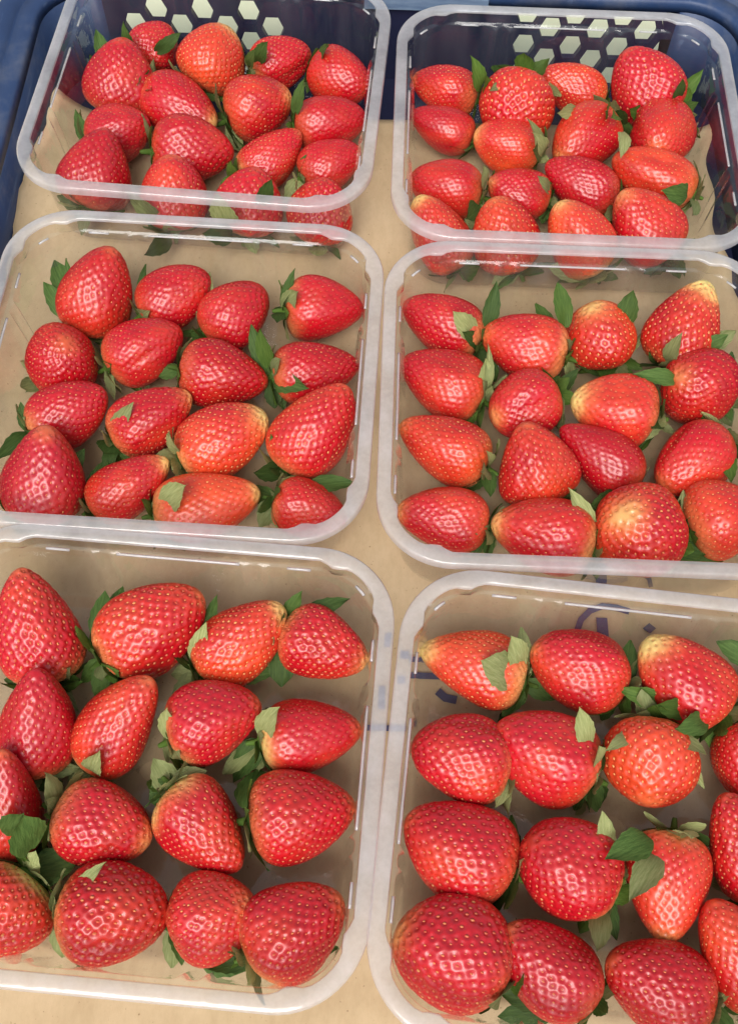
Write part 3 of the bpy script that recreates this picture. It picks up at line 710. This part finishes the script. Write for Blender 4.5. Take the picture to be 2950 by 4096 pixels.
for pn in B:
    for bi, p in enumerate(B[pn]):
        bx, by, tx, ty, w, dz, k, tp, bp, og, dk, look = p
        A = STATE[pn, bi]; p = A['p']; w = p[4]; r = A['r']; sd_ = A['sd']; rmax = A['rmax']; shape = A['shape']
        b, t, ax, L, w3, e1, e2, shift, FLOOR = A['b'], A['t'], A['ax'], A['L'], A['w3'], A['e1'], A['e2'], A['mv'], A['FLOOR']
        nu = int(np.clip(w * 1.0, 146, 206)); nv = int(nu * .52)
        phi = np.linspace(0, math.pi, nv)
        t_ = np.linspace(0, 2 * math.pi, nu, endpoint=False)          # finer on the upper side
        PH, TH = np.meshgrid(phi, t_ - .42 * np.sin(t_), indexing='ij')
        x_, y_, a_ = shape(PH, TH)
        P = np.stack([x_ * w3 / 2, y_ * w3 / 2, a_ * L], -1)           # local frame e1,e2,ax
        # normals
        dU = np.roll(P, -1, 1) - np.roll(P, 1, 1); dV = np.gradient(P, axis=0)
        Nn = np.cross(dU, dV); Nn /= np.linalg.norm(Nn, axis=-1, keepdims=True) + 1e-12
        cen = np.array([0, 0, L / 2]); sgn = np.sign(((P - cen) * Nn).sum(-1)).mean(); Nn *= (1 if sgn >= 0 else -1)
        Nn[0] = (0, 0, -1); Nn[-1] = (0, 0, 1)
        # seeds: equal-area spiral
        sp_ = w3 / 10.8 * (1 + .1 * r.normal())
        rr_f = profile(ph_f, k) / rmax * w3 / 2; zf = (1 - np.cos(ph_f)) / 2 * L
        dA = np.concatenate([[0], 2 * math.pi * (rr_f[1:] + rr_f[:-1]) / 2 * np.hypot(np.diff(rr_f), np.diff(zf))])
        cA = np.cumsum(dA); ns = int(np.clip(cA[-1] / (.866 * sp_ ** 2), 150, 420))
        q = (np.arange(ns) + .5) / ns
        q = .05 + .945 * q
        qq = q + .0012 * r.normal(size=ns)
        sph = np.interp(np.clip(qq, 0, 1) * cA[-1], cA, ph_f); sth = (np.arange(ns) * GOLD + r.normal(size=ns) * .03 + r.uniform(0, 6.28)) % (2 * math.pi)
        sx, sy, sa = shape(sph, sth)
        Q = np.stack([sx * w3 / 2, sy * w3 / 2, sa * L], -1)
        Pf = P.reshape(-1, 3)
        d2 = (Pf ** 2).sum(1)[:, None] + (Q ** 2).sum(1)[None] - 2 * Pf @ Q.T
        dm = np.sqrt(np.maximum(d2.min(1), 0)).reshape(nv, nu)
        rad = .40 * sp_; dep = .20 * sp_
        amp = r.uniform(.75, 1.15) * (1 + .10 * sins(Pf / w3, sd_ + 9, 4.0).reshape(nv, nu))
        fade = np.clip((a_ - .02) / .1, 0, 1)
        disp = -dep * amp * np.exp(-(dm / (.35 * sp_)) ** 2.4) * fade
        low = sins(Pf / w3, sd_ + 1, 5.0).reshape(nv, nu) * .005 * w3
        P2 = P + Nn * (disp + low)[..., None]
        # colours
        Pn = Pf / w3
        nzv = sins(Pn, sd_ + 2, 5.5).reshape(nv, nu)
        nz2 = sins(Pn, sd_ + 3, 16).reshape(nv, nu)
        def sm(a, lo, hi): return np.clip((a - lo) / (hi - lo), 0, 1) ** 2 * (3 - 2 * np.clip((a - lo) / (hi - lo), 0, 1))
        col = (RED * (1 - dk) + DARK * dk) * (1 + np.array([.10, .5, .4]) * float(np.clip(r.normal() * .5, -.9, .9)))
        col = np.broadcast_to(col, P.shape).copy()
        o_ = np.clip(og * 1.0 + .18 * nzv + .28 * (np.cos(TH - r.uniform(0, 6.28)) * (.3 + og)) - .06, 0, .92)[..., None]
        col = col * (1 - o_) + ORANGE * o_
        shl = (1 - sm(a_ + .05 * nzv, .05, .30)) * (.25 + .75 * bp)
        s_ = np.clip(shl, 0, .85)[..., None]; col = col * (1 - s_ * .8) + (ORANGE * .45 + PALE * .55) * s_ * .8
        s3 = (np.clip((1 - sm(a_ + .04 * nzv, .02, .20)) * bp, 0, .9))[..., None]; col = col * (1 - s3) + YEL * s3
        dtip = np.linalg.norm(P - P[-1:, :1], axis=-1) / w3 + .035 * nzv + .02 * nz2
        tl = (1 - sm(dtip, .02, .15 + .38 * tp)) * tp
        t1 = np.clip(tl * 1.3, 0, .9)[..., None]; col = col * (1 - t1) + (ORANGE * .55 + PALE * .45) * t1
        t2 = np.clip((tl - .35) * 1.5, 0, .9)[..., None]; col = col * (1 - t2) + YEL * t2
        pit = np.exp(-(dm / (.8 * rad)) ** 2)[..., None]
        col = col * (1 - .14 * nz2[..., None] * .5)
        col = np.clip(col * (1 - .25 * pit * np.array([.5, .9, .9])), .002, .95)  # dimples darkened in the colour, as shade inside the pits
        R3 = np.stack([e1, e2, ax], 0)
        base = (b + t) / 2 - ax * L / 2
        root_loc = np.array([((b + t) / 2)[0], ((b + t) / 2)[1], FLOOR])
        off = base - root_loc
        root_loc = root_loc + shift
        label = '%s, %s, %s, %s punnet' % (look, COLS[bi % 4], ROWS[bi // 4], pn)
        if len(label.split()) > 16: print('LONG', len(label.split()), label)
        root = empty('strawberry', root_loc, label, 'strawberry', 'strawberries packed in the punnets')
        Vv = P2.reshape(-1, 3)
        # poles collapse to one vertex each
        me = mesh('flesh', Vv @ R3 + off, grid_faces(nu, nv, True) if sgn < 0 else grid_faces(nu, nv, True)[:, ::-1], FLESH)
        vcol(me, 'Col', col.reshape(-1, 3)); obj('flesh', me, root)
        ntri += 2 * nu * nv
        # seeds
        eps = 1e-3
        ax1, ay1, aa1 = shape(sph + eps, sth); ax2, ay2, aa2 = shape(sph, sth + eps)
        T1 = np.stack([ax1 * w3 / 2, ay1 * w3 / 2, aa1 * L], -1) - Q; T2 = np.stack([ax2 * w3 / 2, ay2 * w3 / 2, aa2 * L], -1) - Q
        T1 /= np.linalg.norm(T1, axis=1, keepdims=True) + 1e-12
        T2 -= T1 * (T1 * T2).sum(1, keepdims=True); T2 /= np.linalg.norm(T2, axis=1, keepdims=True) + 1e-12
        Ns = np.cross(T1, T2); sg = np.sign(((Q - cen) * Ns).sum(1, keepdims=True)); Ns *= sg
        lowq = sins(Q / w3, sd_ + 1, 5.0) * .005 * w3
        fq = np.clip((sa - .02) / .1, 0, 1)
        O = Q + Ns * (lowq - dep * .95 * fq - .02 * sp_)[:, None]
        sl = np.clip(.205 * sp_, .00045, .0008) * (1 + .12 * r.normal(size=ns)) * (.72 + .28 * np.sin(math.pi * np.clip(sa, .05, .95))); sw = sl * .62; sh = sl * .75
        unit = [(0, 0, 1.0)] + [(.68 * math.cos(a), .68 * math.sin(a), .72) for a in np.arange(6) * math.pi / 3] + [(math.cos(a) * (1.15 if abs(a) < .1 else 1), math.sin(a), 0) for a in np.arange(6) * math.pi / 3]
        U = np.array(unit)
        SV = O[:, None] + T1[:, None] * (U[None, :, 0, None] * sl[:, None, None]) + T2[:, None] * (U[None, :, 1, None] * sw[:, None, None]) + Ns[:, None] * (U[None, :, 2, None] * sh[:, None, None])
        tri = [(0, 1 + i, 1 + (i + 1) % 6) for i in range(6)] + [(1 + i, 7 + i, 7 + (i + 1) % 6) for i in range(6)] + [(1 + i, 7 + (i + 1) % 6, 1 + (i + 1) % 6) for i in range(6)]
        tri = np.array(tri); SF = (np.arange(ns)[:, None, None] * 13 + tri[None]).reshape(-1, 3)
        sm_e = mesh('seeds', SV.reshape(-1, 3) @ R3 + off, SF, SEED)
        ripe = np.clip(.9 + .22 * r.normal(size=ns) + .2 * dk - .9 * og, 0, 1)[:, None]
        sc_ = (1 - ripe) * lin((.76, .37, .12)) + ripe * lin((.56, .10, .045))
        vcol(sm_e, 'Col', np.repeat(sc_, 13, 0))
        tag(obj('seeds', sm_e, root), kind='stuff')
        # calyx with sepals
        rc = w3 * .16
        cal = obj('calyx', calyx_mesh(rc), root)
        Rm = Matrix(((e1[0], e2[0], ax[0]), (e1[1], e2[1], ax[1]), (e1[2], e2[2], ax[2]))).to_4x4()
        cpos = off + ax * (.03 * L)
        cal.matrix_basis = Matrix.Translation(Vector(cpos)) @ Rm
        cinv = cal.matrix_basis.inverted()
        def put_sepal(start, X, Z, Ln, wd, tone, idx):
            X = X / np.linalg.norm(X); Z = Z - X * (X @ Z); Z = Z / (np.linalg.norm(Z) + 1e-9); Y = np.cross(Z, X)
            m = Matrix(((X[0] * Ln, Y[0] * wd, Z[0] * Ln, start[0]), (X[1] * Ln, Y[1] * wd, Z[1] * Ln, start[1]), (X[2] * Ln, Y[2] * wd, Z[2] * Ln, start[2]), (0, 0, 0, 1)))
            o = obj('sepal', SEP[tone][idx % 6], cal); o.matrix_basis = cinv @ m
        hs = [hh for hh in HINT[pn] if hh[0] == bi]
        for kk, hh in enumerate(hs):
            tgt = un(hh[1], hh[2], CARDZ + max(hh[3], .008)) - root_loc
            st = cpos - ax * .001
            v = tgt - st; dist = np.linalg.norm(v); Ln = min(max(dist, .010), .021)
            start = tgt - v / dist * Ln if dist > .021 else st
            to_cam = CAMP - root_loc - tgt; to_cam /= np.linalg.norm(to_cam)
            nrm = to_cam * .7 + (-ax) * .35 + np.array([r.uniform(-.2, .2), r.uniform(-.2, .2), .2])
            put_sepal(start, v, nrm, Ln, hh[4] * .86, hh[5], int(r.integers(0, 3)))
        # sepals lying low in the gaps between the berries
        for s in range(7):
            a = r.uniform(0, 6.28); ds = r.uniform(.013, .022)
            tgt = cpos + np.array([math.cos(a) * ds, math.sin(a) * ds, 0]); tgt[2] = r.uniform(.003, .015)
            gpt = tgt + root_loc
            if np.any(overshoot(pn, gpt[:1], gpt[1:2], gpt[2:3] * 0 + CARDZ + .02)): continue
            inside = False
            for q2 in range(len(B[pn])):
                D = STATE[pn, q2]
                if (np.linalg.norm((D['sc'] + D['mv'] - gpt)[:, :2], axis=1) < D['sr'] * .88).any(): inside = True; break
            if inside: continue
            v = tgt - cpos; put_sepal(cpos, v, np.array([r.uniform(-.4, .4), r.uniform(-.4, .4), 1.0]), np.linalg.norm(v) * .9, r.uniform(.007, .011), int(r.choice([0, 0, 0, 1, 2])), int(r.integers(0, 6)))
        nsep = 8
        for s in range(nsep):
            a = 2 * math.pi * (s + r.uniform(-.25, .25)) / nsep
            rad_ = math.cos(a) * e1 + math.sin(a) * e2
            pit_ = r.uniform(-.35, .15)
            X = rad_ * math.cos(pit_) - ax * (-math.sin(pit_))
            Ln = r.uniform(.012, .0185) * (w3 / .038)
            st = cpos + rad_ * rc * .35 - ax * .0006
            end = st + X * Ln + root_loc
            if end[2] < CARDZ + .003: continue
            put_sepal(st, X, -ax, Ln, Ln * r.uniform(.5, .7), int(r.choice([0, 1, 1, 2])), int(r.integers(0, 6)))
print('flesh tris', ntri)
